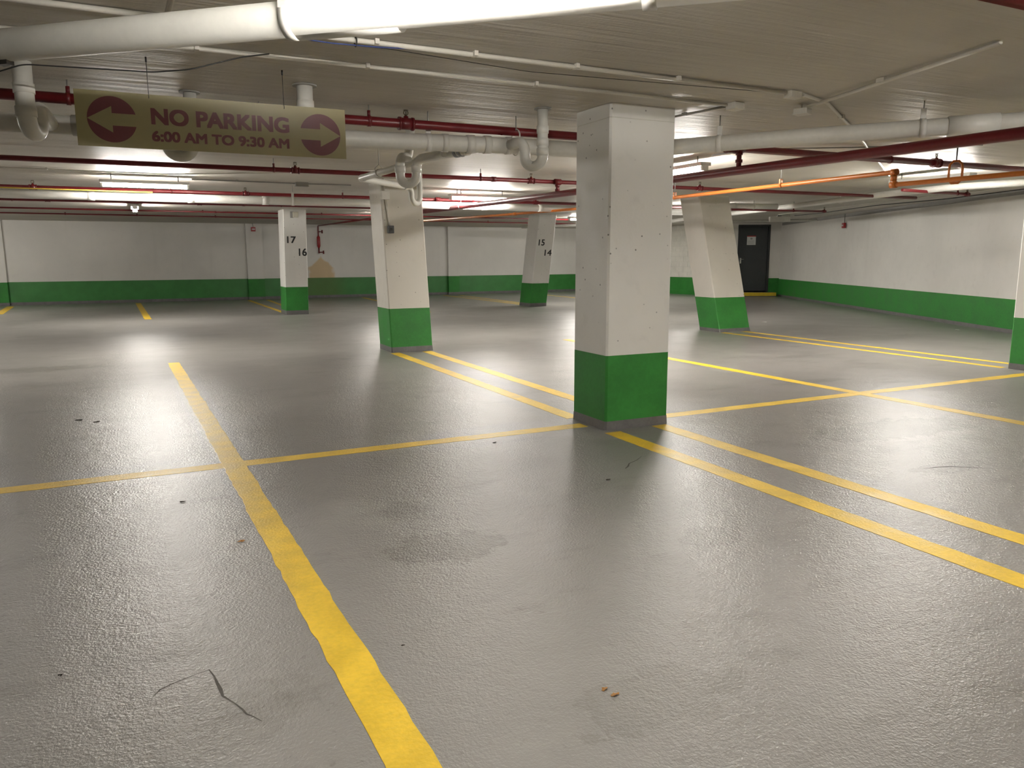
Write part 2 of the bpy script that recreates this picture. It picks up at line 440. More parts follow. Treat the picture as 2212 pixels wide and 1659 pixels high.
stripe((-6.5, 5.63), (3.42, 5.66), .145, 'yellow cross line running left from the nearest column', .0012, seed=1)
stripe((4.16, 5.66), (10.1, 5.72), .145, 'yellow cross line running right from the nearest column', .0012, seed=2)
stripe((.70, -1.5), (.362, 11.75), .148, 'long worn yellow line in the left foreground', .002, .010, seed=3)
stripe((3.50, -1.5), (3.487, 5.31), .155, 'yellow line leading to the nearest column, left of the pair', seed=4)
stripe((4.05, -1.5), (4.0, 5.36), .15, 'yellow line leading to the nearest column, right of the pair', seed=5)
stripe((3.495, 5.96), (3.487, 11.4), .15, 'yellow line between the two left columns, left of the pair', seed=6)
stripe((3.99, 5.98), (3.995, 11.4), .15, 'yellow line between the two left columns, right of the pair', seed=7)
stripe((6.93, .5), (6.80, 11.9), .15, 'single yellow line crossing the right-hand bays', seed=8)
stripe((10.14, 6.2), (10.12, 11.6), .12, 'yellow line between the right columns, nearer of the pair', seed=9)
stripe((10.60, 6.2), (10.64, 11.62), .12, 'yellow line between the right columns, farther of the pair', seed=10)
stripe((.145, 20.6), (-.06, 28.3), .16, 'short yellow line at the far left wall', seed=11)
stripe((-3.42, 24.4), (-3.62, 28.3), .2, 'yellow line in the far left corner', seed=12)
stripe((3.48, 21.4), (3.43, 28.3), .13, 'yellow line behind column seventeen, left of the pair', seed=13)
stripe((3.93, 21.4), (4.06, 28.3), .13, 'yellow line behind column seventeen, right of the pair', seed=14)
stripe((7.0, 19.7), (7.45, 28.2), .13, 'faint yellow line in the far middle bay', seed=15)
stripe((10.72, 21.4), (10.68, 28.3), .13, 'yellow line behind column fifteen, left of the pair', seed=16)
stripe((11.0, 21.4), (11.22, 28.0), .13, 'yellow line behind column fifteen, right of the pair', seed=17)
stripe((14.15, 23.2), (14.32, 27.6), .13, 'yellow line in the far right bay', seed=18)
# floor crack in the left foreground
def ribbon(pts, ws, z=.0008):
    pts = [V((*p, z)) for p in pts]; vs = []; fs = []
    for i, p in enumerate(pts):
        d = (pts[min(i + 1, len(pts) - 1)] - pts[max(i - 1, 0)]).normalized(); n = V((-d.y, d.x, 0)); vs += [p + n * ws[i], p - n * ws[i]]
    for i in range(len(pts) - 1): fs.append((2 * i, 2 * i + 1, 2 * i + 3, 2 * i + 2))
    return MB().add(vs, fs)
obj('floor_crack', ribbon([(.125, 2.765), (.138, 2.71), (.143, 2.66), (.150, 2.61), (.153, 2.565), (.170, 2.53), (.185, 2.50), (.203, 2.455), (.212, 2.42), (.228, 2.40), (.25, 2.36)],
    [.002, .003, .005, .0065, .004, .0025, .002, .003, .003, .0018, .001]), 'crack', floor, 'dark crack in the floor coating')
obj('floor_crack', ribbon([(-.06, 2.66), (-.035, 2.70), (0, 2.72), (.05, 2.74), (.09, 2.755), (.125, 2.763)], [.0008, .003, .0025, .002, .0015, .001]), 'crack', floor, 'faint crack branching left')
obj('floor_crack', ribbon([(2.95, 4.32), (3.0, 4.36), (3.05, 4.42), (3.15, 4.47), (3.25, 4.55)], [.003, .006, .004, .003, .001]), 'crack', floor, 'small crack beside the double line')
obj('floor_crack', ribbon([(4.78, 3.40), (4.9, 3.39), (5.0, 3.36), (5.12, 3.27), (5.2, 3.2)], [.001, .005, .007, .005, .001]), 'crack', floor, 'dark scuffed crack in the right bay')

# ------------------------------------------------------------------ columns
def chamfer_ring(x0, x1, y0, y1, z, dx, dy, c=.016, grow=0):
    x0 -= grow; x1 += grow; y0 -= grow; y1 += grow; k = z / H
    p = [(x0 + c, y0), (x1 - c, y0), (x1, y0 + c), (x1, y1 - c), (x1 - c, y1), (x0 + c, y1), (x0, y1 - c), (x0, y0 + c)]
    return [V((x + dx * k, y + dy * k, z)) for x, y in p]

def column(label, x0, x1, y0, y1, green, cove, dy=0, dx=0, m='column', head=None):
    t = thing('concrete_column', label, 'column', ((x0 + x1) / 2, (y0 + y1) / 2, 0), 'square parking columns')
    R = lambda z, g=0: chamfer_ring(x0, x1, y0, y1, z, dx, dy, grow=g)
    top = head or H
    obj('shaft', MB().prism(R(green), R(top)), m, t)
    if head:
        obj('casting_joint', MB().prism(R(head, -.004), R(head + .006, -.004)), 'mortar', t, 'thin grey joint line')
        obj('column_head', MB().prism(R(head + .006), R(H)), m, t)
    obj('green_band', MB().prism(R(cove, .001), R(green, .001)), 'green', t, 'green painted band')
    obj('base_cove', MB().prism(chamfer_ring(x0, x1, y0, y1, 0, dx, dy, grow=.006), R(cove, .003)), 'cove', t, 'dark grey floor cove')
    return t

c_main = column('nearest square white column with green base, centre right', 3.47, 4.11, 5.39, 5.93, .635, .075, head=2.545)
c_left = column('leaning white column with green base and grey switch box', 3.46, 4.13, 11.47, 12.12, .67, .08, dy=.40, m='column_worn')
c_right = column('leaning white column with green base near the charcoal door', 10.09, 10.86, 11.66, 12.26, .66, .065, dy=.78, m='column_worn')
c_17 = column('far column painted with black numbers 17 and 16', 3.385, 3.96, 20.5, 21.25, .715, .11, dy=-.28)
c_15 = column('far leaning column painted with black numbers 15 and 14', 10.46, 11.02, 20.5, 21.2, .69, .10, dy=-.62)
c_edge = column('white and green column cut off by the right edge of the view', 10.12, 10.8, 5.52, 6.13, .665, .075)

def numeral(colm, s, x0, x1, z0, z1, y0, dy):
    put = lambda x, z, d: V((x, y0 + dy * z / H - d, z))
    mb = text_mb(s, x0, x1, z0, z1, put, depth=.003, thick=.006)
    obj('painted_number', mb, 'black', colm, 'black stencilled number ' + s)
numeral(c_17, '17', 3.47, 3.68, 1.83, 1.99, 20.5, -.28)
numeral(c_17, '16', 3.755, 3.945, 1.51, 1.69, 20.5, -.28)
numeral(c_15, '15', 10.535, 10.72, 1.79, 1.955, 20.5, -.62)
numeral(c_15, '14', 10.765, 10.985, 1.50, 1.665, 20.5, -.62)

# ------------------------------------------------------------------ fluorescent lamps
def lamp(label, c, axis, length=1.18, zt=2.5, group='bare fluorescent strip lamps', single=False):
    t = thing('fluorescent_lamp', label, 'lamp', (c[0], c[1], zt), group)
    ax = V((1, 0, 0)) if axis == 'x' else V((0, 1, 0)); ay = V((-ax.y, ax.x, 0)); C = V((c[0], c[1], 0)); h = length / 2
    obj('housing', MB().obox(C + V((0, 0, zt + .055)), ax * (h + .04), ay * .078, V((0, 0, .022))), 'housing', t, bevel=.006)
    for s in (-1, 1):
        if not (single and s < 0): obj('tube', MB().tube([C + ax * -h + ay * s * .028 + V((0, 0, zt)), C + ax * h + ay * s * .028 + V((0, 0, zt))], .017, 10, caps=False), 'tube', t)
        obj('lamp_holder', MB().obox(C + ax * s * (h + .012) + V((0, 0, zt + .012)), ax * .012, ay * .05, V((0, 0, .034))), 'housing', t)
        obj('hanger', MB().cyl(C + ax * s * h * .8 + V((0, 0, zt + .075)), C + ax * s * h * .8 + V((0, 0, H)), .008, 6), 'metal', t)
    return t

lamp('lit fluorescent lamp above the far left bays', (.2, 12.85), 'x', 1.12)
lamp('lit fluorescent lamp between the left leaning column and the nearest column', (5.74, 13.25), 'x', 1.12)
lamp('lit fluorescent lamp right of the nearest column', (6.27, 8.25), 'y', 1.2)
lamp('lit fluorescent lamp behind the orange pipe at right', (10.42, 7.68), 'y', 1.2)
lamp('small distant lamp at the left edge of the nearest column', (12.45, 20.65), 'x', 1.1, 2.572)
lamp('lamp hidden behind the right leaning column', (11.75, 14.45), 'y', 1.0)
lamp('near lamp above the big white pipe, out of view', (1.05, 2.15), 'x', 1.1, single=True)
lamp('added unseen lamp left of the view over the middle bays', (-5.2, 12.85), 'x', 1.18)  # unseen, added to lift the left bays and far wall
lamp('added unseen lamp left of the view near the far wall', (-5.0, 23.6), 'x', 1.18)  # added out of view to brighten the left part of the far wall
lamp('lamp seen end-on above the far left bays', (.05, 19.6), 'y', 1.15, 2.54)
lamp('added far fill lamp hidden behind the left leaning column', (6.10, 20.3), 'x', .66, 2.54)  # added fill for the far wall, short enough to stay out of sight
lamp('added far fill lamp hidden behind the nearest column', (15.4, 23.0), 'x', 1.1, 2.54)  # another added far-wall fill, kept behind the column
lamp('added fill lamp behind the camera at right', (5.0, .3), 'x', 1.18)  # unseen fill added for the column fronts and the floor at right

# ------------------------------------------------------------------ pipes
def pipe_dir(a, b): return (V(b) - V(a)).normalized()

def rod(mb, p, r=.006, top=H): return mb.cyl(p, (p[0], p[1], top), r, 6)

def clevis(parent, p, d, r, m='metal', label=None):
    """band round the pipe with a rod up to the slab"""
    mb = MB().band(p, d, r + .006, .028, 12)
    mb.cyl((p[0], p[1], p[2] + r), (p[0], p[1], p[2] + r + .045), .014, 8)
    o = obj('hanger', mb, m, parent, label)
    obj('hanger_rod', rod(MB(), (p[0], p[1], p[2] + r + .02)), 'metal', o)
    return o

def head(parent, p, d, r, m='red_dark'):
    """tee fitting and upright sprinkler head"""
    d = V(d).normalized(); p = V(p); z = V((0, 0, 1))
    mb = MB().band(p, d, r * 1.28, r * 3.0, 12)
    mb.band(p - d * r * 1.5, d, r * 1.45, r * .5, 12); mb.band(p + d * r * 1.5, d, r * 1.45, r * .5, 12)
    mb.cyl(p, p + z * (r + .022), .02, 10)
    tee = obj('tee_fitting', mb, m, parent)
    b = p + z * (r + .022); k = min(.05, H - .012 - b.z)
    hb = MB().cyl(b, b + z * k * .25, .012, 8)
    hb.ring(b + z * k * .55, d.cross(z), k * .38, .0045, 12, 5)
    hb.cyl(b + z * k * .25, b + z * k * .8, .004, 6)
    hb.cyl(b + z * k * .9, b + z * k, .021, 12)
    obj('sprinkler_head', hb, 'bronze', tee)

def coupling(parent, p, d, r, m='red_dark', wdt=None):
    obj('coupling', MB().band(p, d, r * 1.25, wdt or r * 2.2, 14), m, parent)

def sprinkler_pipe(label, a, b, r, heads=(), hangers=(), couplings=(), m='red'):
    a, b = V(a), V(b); d = (b - a).normalized()
    t = thing('sprinkler_pipe', label, 'pipe', (a + b) / 2, 'red sprinkler branch pipes')
    obj('pipe', MB().cyl(a, b, r, 14), m, t)
    at = lambda x: a + (b - a) * ((x - a.x) / (b.x - a.x))
    for x in heads: head(t, at(x), d, r)
    for x in hangers: clevis(t, at(x), d, r, 'red_dark')
    for x in couplings: coupling(t, at(x), d, r)
    return t

# branch lines, all across the bays
p1 = sprinkler_pipe('dark red sprinkler pipe passing behind the no parking sign', (-4, 6.3, 2.535), (13.0, 6.3, 2.535), .037, (2.075, 5.5, 8.62), (-.34, 1.765, 7.83))
p2 = sprinkler_pipe('dark red sprinkler pipe just below the no parking sign', (-6, 10.0, 2.52), (13.4, 10.15, 2.535), .029, (1.86, 5.17, 8.22), (1.6, 4.38, 7.6), (4.58,))
p3 = sprinkler_pipe('dark red sprinkler pipe level with the left lamp', (-7, 14.2, 2.545), (13.9, 14.25, 2.545), .030, (-1.36, 1.77, 4.55, 7.4), (.6, 3.45, 8.4))
p4 = sprinkler_pipe('thin red sprinkler pipe behind the long white pipe', (-8, 18.0, 2.59), (5.4, 18.1, 2.61), .026, (-1.5, 1.3), (-2.1, 3.0), (2.2,))
p5 = sprinkler_pipe('thin red sprinkler pipe over the far bays', (-8, 21.35, 2.622), (17.0, 21.45, 2.61), .021, (), (1.6, 4.6, 9.0), (1.9, 7.2))
p6 = sprinkler_pipe('farthest thin red pipe along the far wall', (-8, 23.6, 2.622), (17.6, 23.9, 2.60), .019, (), (-1.6, .1, 2.1, 10.6), ())
p0 = sprinkler_pipe('red sprinkler pipe in the top right corner', (2.6, 2.295, 2.567), (8.6, 2.295, 2.567), .037)
p7 = sprinkler_pipe('short red sprinkler pipe ending over the right wall', (11.4, 8.9, 2.52), (13.1, 8.9, 2.50), .024, (13.05,), (12.8,))
p8 = sprinkler_pipe('short red sprinkler pipe above the charcoal door', (11.6, 13.2, 2.45), (14.4, 13.2, 2.47), .022, (14.35,), (13.4,))
conduit_late = [(2.0, 2.44, 2.636), (8.4, 2.44, 2.636)]
# main run
mainpts = [(5.70, -1.5, 2.27), (5.62, 3.4, 2.29), (5.60, 9.6, 2.35), (5.18, 15.5, 2.36)]
tm = thing('supply_pipe', 'thick dark red sprinkler main running away under the branch pipes', 'pipe', (5.6, 6, 2.3))
obj('pipe', MB().tube(mainpts, .045, 16), 'red', tm)
for x, y, zt in ((5.61, 6.3, 2.535), (5.58, 10.05, 2.525), (5.27, 14.2, 2.545)):
    mb = MB().cyl((x, y, 2.33), (x, y, zt), .026, 12); mb.band((x, y, zt - .05), (0, 0, 1), .036, .03); mb.band((x, y, 2.41), (0, 0, 1), .036, .03); mb.band((x, y, zt), (1, 0, 0), .044, .1)
    obj('riser', mb, 'red_dark', tm)
for y in (8.6, 13.2, 2.0):
    k = 5.60 if y < 9.6 else 5.6 - (y - 9.6) * .071; zz = 2.345 if y > 8 else 2.28
    clevis(tm, V((k, y, zz)), (0, 1, 0), .045, 'metal')
obj('elbow', MB().band((5.18, 15.47, 2.36), (0, 1, 0), .06, .14), 'red_dark', tm)
tb = thing('drain_valve_pipe', 'thin red pipe dropping down the far wall to a drain valve', 'pipe', (6.05, 28.85, 2.6))
obj('pipe', MB().tube(fillet([(5.2, 15.6, 2.37), (6.05, 28.85, 2.61), (6.05, 28.85, 1.95)], .06), .024, 10), 'red', tb)
obj('valve_body', MB().tube([(6.05, 28.85, 2.25), (6.05, 28.85, 2.2), (6.05, 28.85, 1.88), (6.05, 28.85, 1.82)], [.035, .06, .06, .035], 12), 'bell_red', tb)
mb = MB().cyl((6.05, 28.85, 1.85), (6.05, 28.85, 1.62), .028, 10); mb.cyl((6.05, 28.85, 1.66), (6.2, 28.8, 1.66), .02, 8); mb.cyl((6.2, 28.8, 1.60), (6.2, 28.8, 1.72), .03, 8)
obj('outlet', mb, 'red_dark', tb)
mb = MB().cyl((6.05, 28.85, 2.4), (6.18, 28.8, 2.4), .018, 8); mb.cyl((6.18, 28.8, 2.34), (6.18, 28.8, 2.46), .026, 8)
obj('valve_handle', mb, 'red_dark', tb)
# orange line
to = thing('gas_pipe', 'bright orange pipe stepping down and crossing the ceiling at right', 'pipe', (7.6, 7, 2.35))
obj('pipe', MB().tube(fillet([(7.85, -1, 2.20), (7.58, 6.02, 2.225), (7.58, 6.05, 2.36), (7.58, 6.6, 2.36)], .02, 4) + [V((7.57, 10, 2.355)), V((7.56, 13.0, 2.352)), V((7.25, 14.9, 2.352)), V((6.15, 20.0, 2.355))], .026, 14), 'orange', to)
for p, d, r in (((7.58, 6.03, 2.36), (0, 1, 0), .036), ((7.58, 6.03, 2.225), (0, 1, 0), .036), ((7.58, 6.035, 2.30), (0, 0, 1), .034)):
    obj('elbow', MB().band(p, d, r, .07, 14), 'orange', to)
for y, zz in ((7.7, 2.358), (9.9, 2.355), (12.1, 2.353)):
    p = V((7.57, y, zz)); mb = MB().band(p, (0, 1, 0), .031, .03, 12)
    mb.obox(p + V((.02, 0, .045)), V((.003, 0, 0)), V((0, .012, 0)), V((0, 0, .03))); mb.obox(p + V((-.02, 0, .045)), V((.003, 0, 0)), V((0, .012, 0)), V((0, 0, .03))); mb.obox(p + V((0, 0, .075)), V((.023, 0, 0)), V((0, .012, 0)), V((0, 0, .003)))
    o = obj('hanger', mb, 'orange', to); obj('hanger_rod', rod(MB(), p + V((0, 0, .07))), 'metal', o)
p = V((7.63, 5.35, 2.222))
hx = [(-.06, 0), (-.06, .1), (-.055, .15), (-.025, .185), (.025, .185), (.055, .15), (.06, .1), (.06, 0), (.03, -.035), (-.03, -.035)]
mb = MB().tube([p + V((x * .57, -x * .82, z_)) for x, z_ in hx], .0125, 6, closed=True)
o = obj('hanger', mb, 'orange', to, 'large orange loop hanger'); obj('hanger_rod', rod(MB(), p + V((0, 0, .18)), .008), 'dark', o)
coupling(to, (7.56, 10.9, 2.354), (0, 1, 0), .026, 'orange'); coupling(to, (7.25, 14.9, 2.352), (-.15, 1, 0), .026, 'orange', .12)

# big diagonal white pipe across the top of the view
W0a, W0b = V((-3.2, 6.62, 2.40)), V((2.75, 1.55, 2.40)); d0 = (W0b - W0a).normalized()
t = thing('drain_pipe', 'large white pipe slanting across the top left foreground', 'pipe', (W0a + W0b) / 2)
obj('pipe', MB().cyl(W0a, W0b, .069, 24), 'pvc', t)
obj('pipe_sleeve', MB().cyl(V((.66, 3.36, 2.40)) - d0 * .0, V((1.0, 3.07, 2.40)), .0765, 24), 'pvc', t)
on0 = lambda x: W0a + (W0b - W0a) * ((x - W0a.x) / (W0b.x - W0a.x))
for x in (.635, -1.6, 2.2):
    p = on0(x); n = V((-d0.y, d0.x, 0))
    mb = MB().band(p, d0, .0815, .035, 24)
    for s in (-1, 1): mb.obox(p + n * s * .075 + V((0, 0, .13)), d0 * .0165, n * .003, V((0, 0, .13)))
    obj('strap_hanger', mb, 'strap', t)
obj('end_clamp', MB().band(on0(1.72), d0, .078, .05, 20), 'strap', t)
obj('clip', MB().obox(on0(-.47) + V((.0, 0, -.075)), d0 * .03, V((d0.y, -d0.x, 0)) * .02, V((0, 0, .01))), 'dark', t)

# main drain pipe with traps
W1 = [(-4.5, 7.25, 2.41), (-.7, 6.68, 2.41), (1.75, 6.44, 2.41), (3.0, 6.27, 2.41), (3.75, 6.24, 2.41), (4.05, 6.18, 2.412), (4.35, 5.86, 2.418), (5.25, 4.78, 2.44), (6.2, 3.80, 2.465), (7.3, 2.2, 2.49)]
t1 = thing('drain_pipe', 'long white drain pipe bending behind the nearest column', 'pipe', (3, 6.3, 2.41))
obj('pipe', MB().tube(fillet(W1, .5, 3), .068, 20), 'pvc_grey', t1)
for x, w_c in ((2.43, .05), (2.65, .07), (2.80, .06), (2.99, .05), (-.2, .3)):
    y = 6.44 - (x - 1.75) * .136 if x > 1 else 6.68 - (x + .7) * .098
    obj('coupling', MB().band((x, y, 2.41), (1, -.136, 0), .0755, w_c, 20), 'pvc_grey', t1)
d_ = V((.95, -.98, .025)).normalized(); obj('coupling', MB().band(V((5.95, 4.06, 2.459)), d_, .077, .35, 20), 'pvc', t1)
def strap(parent, p, d, r, top=H):
    d = V(d).normalized(); n = V((-d.y, d.x, 0)).normalized(); p = V(p)
    mb = MB().band(p, d, r + .006, .042, 20)
    mb.obox(p + V((0, 0, r + .035)), d * .02, n * .008, V((0, 0, .045)))
    o = obj('strap_hanger', mb, 'strap', parent); obj('hanger_rod', rod(MB(), p + V((0, 0, r + .05)), .005, top), 'metal', o)
    return o
strap(t1, (2.29, 6.37, 2.41), (1, -.14, 0), .068); strap(t1, (4.66, 5.49, 2.425), (.9, -1.08, 0), .068); strap(t1, (5.70, 4.31, 2.452), (.95, -.98, 0), .068); strap(t1, (.95, 6.52, 2.41), (1, -.1, 0), .068)
p = V((3.06, 6.26, 2.41)); mb = MB().tube([p + V((0, .08 * math.cos(a), .08 * math.sin(a) + (.06 if math.sin(a) > .2 else 0))) for a in [2 * math.pi * k / 14 for k in range(14)]], .006, 6, closed=True)
o = obj('ring_hanger', mb, 'strap', t1); obj('hanger_rod', rod(MB(), p + V((0, 0, .13)), .005), 'metal', o)

def trap(label, pts, r, rad, flange=None, coups=()):
    t = thing('trap_pipe', label, 'pipe', pts[0], 'white drain traps')
    obj('pipe', MB().tube(fillet(pts, rad, 8), r, 16), 'pvc', t)
    if flange: obj('ceiling_flange', MB().cyl((flange[0], flange[1], H - .012), (flange[0], flange[1], H), r + .028, 20), 'conduit_grey', t)
    for p, d in coups: obj('coupling', MB().band(p, d, r + .006, .06, 16), 'pvc', t)
    return t
trap('white trap pipe dropping from the ceiling left of the nearest column', [(3.10, 5.84, H), (3.10, 5.84, 2.20), (3.0, 5.97, 2.20), (3.0, 5.97, 2.41), (2.98, 6.25, 2.41)], .044, .1, (3.10, 5.84), (((3.10, 5.84, 2.49), (0, 0, 1)), ((3.10, 5.84, 2.39), (0, 0, 1)), ((3.10, 5.84, 2.31), (0, 0, 1))))
trap('large white trap pipe at the far left below the slanting pipe', [(-.555, 5.85, H), (-.555, 5.85, 2.25), (-.505, 6.02, 2.25), (-.505, 6.02, 2.41), (-.49, 6.6, 2.41)], .055, .11, None, (((-.555, 5.85, 2.5), (0, 0, 1)), ((-.555, 5.85, 2.36), (0, 0, 1))))
trap('white trap bend showing below the no parking sign', [(.44, 6.36, H), (.44, 6.36, 2.20), (.27, 6.40, 2.20), (.27, 6.40, 2.41), (.27, 6.56, 2.41)], .045, .1, (.44, 6.36))
trap('white riser pipe rising behind the right half of the no parking sign', [(1.16, 5.78, H), (1.16, 5.78, 2.38), (1.16, 6.45, 2.41)], .056, .1, (1.16, 5.78), (((1.16, 5.78, 2.52), (0, 0, 1)),))
tt = trap('white trap with metal bands hanging right of the no parking sign', [(2.72, 6.30, 2.385), (2.40, 7.02, 2.345), (2.40, 7.02, 2.13), (2.27, 7.10, 2.13), (2.27, 7.10, 2.37), (2.42, 7.3, 2.40), (2.45, 7.32, H - .004)], .043, .09, None, (((2.40, 7.02, 2.26), (0, 0, 1)), ((2.27, 7.10, 2.26), (0, 0, 1))))
for k in (.18, .26, .33):
    q = V((2.72, 6.30, 2.385)).lerp(V((2.40, 7.02, 2.345)), k); obj('coupling_band', MB().band(q, (-.32, .72, -.04), .053, .028, 16), 'bandmetal' if k > .2 else 'pvc', tt)
tv = trap('thin white pipe doubling back in a V over the left leaning column', [(2.52, 6.6, 2.36), (2.40, 9.0, 2.355), (3.27, 9.78, 2.345), (3.27, 9.78, 2.15), (3.41, 9.86, 2.15), (3.41, 9.86, H)], .037, .08, None, (((2.41, 8.95, 2.355), (-.05, 1, 0)), ((3.15, 9.67, 2.347), (.75, .66, 0))))
p = V((2.43, 8.35, 2.356)); mb = MB().band(p, (-.05, 1, 0), .043, .025, 14); mb.tube([p + V((x_, 0, z_)) for x_, z_ in ((-.042, 0), (-.042, .05), (0, .085), (.042, .05), (.042, 0))], .005, 6)
o = obj('ring_hanger', mb, 'strap', tv); obj('hanger_rod', rod(MB(), p + V((0, 0, .08)), .005), 'metal', o)

# long white pipe behind the lamps, and the pipe along the right wall
t2 = thing('drain_pipe', 'long white pipe running behind the lit lamps', 'pipe', (2, 13.6, 2.4))
obj('pipe', MB().cyl((-8, 13.45, 2.385), (10.9, 13.72, 2.405), .066, 20), 'pvc', t2)
for x in (-.55, .85, 2.0, 6.0, 7.2, 8.4): obj('coupling', MB().band((x, 13.45 + (x + 8) * .0143, 2.385 + (x + 8) * .00106), (1, .0143, 0), .071, .1, 20), 'pvc', t2)
for x in (-3, 2.45, 4.2, 9.3): strap(t2, (x, 13.45 + (x + 8) * .0143, 2.385 + (x + 8) * .00106), (1, .0143, 0), .066)
t3 = thing('drain_pipe', 'pale pipe following the right wall above the charcoal door', 'pipe', (13, 13, 2.5))
obj('pipe', MB().tube(fillet([(12.4, 6.9, 2.545), (11.95, 8.3, 2.545), (12.2, 9.9, 2.545), (13.0, 12.7, 2.54), (13.7, 15.5, 2.53), (14.3, 17.9, 2.53), (15.1, 20.6, 2.52), (12.2, 24.5, 2.5)], 1.2, 5), .055, 16), 'pvc_grey', t3)
for q in ((12.7, 11.3, 2.545), (13.9, 16.3, 2.53), (14.9, 19.8, 2.525)): clevis(t3, V(q), (.2, 1, 0), .055, 'strap')
t5 = thing('drain_pipe', 'short glossy white pipe right of the right leaning column', 'pipe', (11.6, 13.35, 2.5))
obj('pipe', MB().tube([(10.95, 13.45, 2.53), (12.75, 13.05, 2.53)], .062, 18), 'pvc', t5)
obj('coupling', MB().band((11.75, 13.27, 2.53), (1.8, -.4, 0), .067, .06, 18), 'pvc', t5); clevis(t5, V((12.2, 13.17, 2.53)), (1.8, -.4, 0), .062, 'strap')
t6 = thing('small_pipe', 'thin pale pipe curving over the charcoal door', 'pipe', (16, 18, 2.5))
obj('pipe', MB().tube(fillet([(14.6, 20.4, 2.53), (15.4, 19.3, 2.505), (16.2, 18.4, 2.49), (18.1, 16.9, 2.50)], .8, 6), .035, 12), 'pvc_grey', t6)
for q in ((15.5, 19.2, 2.503), (17.5, 17.37, 2.497)): clevis(t6, V(q), (1, -.9, 0), .035, 'metal')
eb = thing('wall_light_box', 'long white box on the ceiling above the charcoal door', 'box', (17.15, 17.42, 2.5))
obj('box_body', MB().obox((17.15, 17.42, 2.53), V((.27, -.13, 0)), V((.03, .06, 0)), V((0, 0, .075))), 'box', eb, bevel=.012)
obj('bracket', MB().obox((17.15, 17.44, 2.63), V((.05, -.025, 0)), V((.01, .02, 0)), V((0, 0, .028))), 'metal', eb)

# ------------------------------------------------------------------ conduits, boxes, wires
def conduit(label, pts, r=.0125, m='conduit', clips=(), rad=.1, name='conduit'):
    t = thing(name, label, 'conduit', pts[0], 'ceiling conduits')
    obj('tube_run', MB().tube(fillet(pts, rad, 5), r, 10), m, t)
    for p in clips: obj('clip', MB().box((p[0] - .012, p[1] - r * 2.4, H - .03), (p[0] + .012, p[1] + r * 2.4, H - .002)), m, t)
    return t
ZC = H - .018
conduit('painted conduit on the ceiling, nearer of the two long ones', [(-3, 4.42, ZC), (4.40, 4.47, ZC)], .0145, clips=((1.9, 4.45), (2.6, 4.455), (3.4, 4.46), (1.3, 4.45)))
conduit('painted conduit on the ceiling, farther of the two long ones', [(-3, 4.98, ZC), (4.32, 5.02, ZC)], .0125, clips=((1.4, 5.0), (2.6, 5.01), (.4, 5.0)))
conduit('short conduit ending behind the nearest column', [(4.36, 5.06, ZC), (4.27, 5.6, ZC), (4.25, 6.3, ZC)], .010, 'conduit_grey', ((4.28, 5.5),))
conduit('conduit slanting towards the top right across the ceiling', [(4.90, 4.76, 2.622), (4.50, 2.95, 2.64)], .0135, 'conduit', ((4.7, 3.9),))
conduit('conduit bending from its junction box to the lamp at right', [(4.58, 4.48, ZC), (4.98, 4.62, ZC), (6.4, 5.56, ZC), (10.40, 8.35, ZC)], .0125, 'conduit', ((5.6, 5.03), (8.0, 6.67)), .25)
conduit('thin conduit beside the lamp right of the nearest column', [(6.27, 7.5, ZC), (6.35, 6.9, ZC), (8.4, 5.6, ZC)], .008, 'conduit_grey')
conduit('thin conduit along the far left ceiling above the lamp', [(-4, 12.3, ZC), (.5, 12.35, ZC), (1.6, 11.7, ZC), (3.2, 10.6, ZC)], .010, 'conduit', ((-1, 12.3),), .3)
conduit('thin grey conduit running right from the left lamp', [(.85, 13.0, ZC), (2.6, 13.05, ZC), (3.3, 13.0, ZC)], .010, 'conduit_grey', ((1.5, 13.0),))
conduit('upper thin conduit along the right wall ceiling', [(13.3, 7.7, 2.60), (14.0, 10.2, 2.60), (15.4, 14.5, 2.59), (16.2, 16.5, 2.6)], .012, 'conduit', (), .5)
conduit('lower sagging cable along the right wall ceiling', [(13.9, 8.3, 2.59), (14.5, 10.3, 2.56), (15.2, 12.5, 2.585), (15.9, 14.6, 2.55), (16.9, 16.6, 2.59)], .009, 'wire', (), .6, 'cable')
conduit('yellow cable along the long white pipe', [(-4.5, 13.30, 2.46), (-1.2, 13.36, 2.462), (.3, 13.38, 2.46)], .009, 'wire_yellow', (), .5, 'cable')
conduit('pale conduit beside the red pipe in the top right corner', conduit_late, .02)
conduit('thin white rod slanting behind the traps', [(1.2, 8.2, 2.60), (2.9, 7.6, 2.625)], .009)

def jbox(label, c, h, m='box', rot=0, name='junction_box', lid=True):
    t = thing(name, label, 'box', (c[0], c[1], c[2]), 'electrical boxes')
    ax = V((math.cos(rot), math.sin(rot), 0)); ay = V((-ax.y, ax.x, 0))
    obj('box_body', MB().obox(c, ax * h[0], ay * h[1], V((0, 0, h[2]))), m, t, bevel=.005)
    if lid: obj('cover_plate', MB().obox((c[0], c[1], c[2] - h[2] - .002), ax * h[0] * 1.06, ay * h[1] * 1.06, V((0, 0, .003))), m, t)
    return t
jbox('white junction box at the end of the farther long conduit', (4.39, 5.0, H - .025), (.055, .05, .025), rot=.1)
jbox('white junction box where the nearer long conduit ends', (4.49, 4.49, H - .022), (.06, .035, .022), rot=.1)
hb = jbox('octagonal white box hanging at the end of the slanting conduit', (4.91, 4.80, 2.60), (.055, .055, .02), rot=.4)
obj('hanger_strip', MB().obox((4.93, 4.83, 2.64), V((.008, 0, 0)), V((0, .002, 0)), V((0, 0, .02))), 'conduit', hb)
jbox('grey junction box behind the left lamp row', (2.5, 13.03, H - .03), (.10, .05, .03), 'conduit_grey')
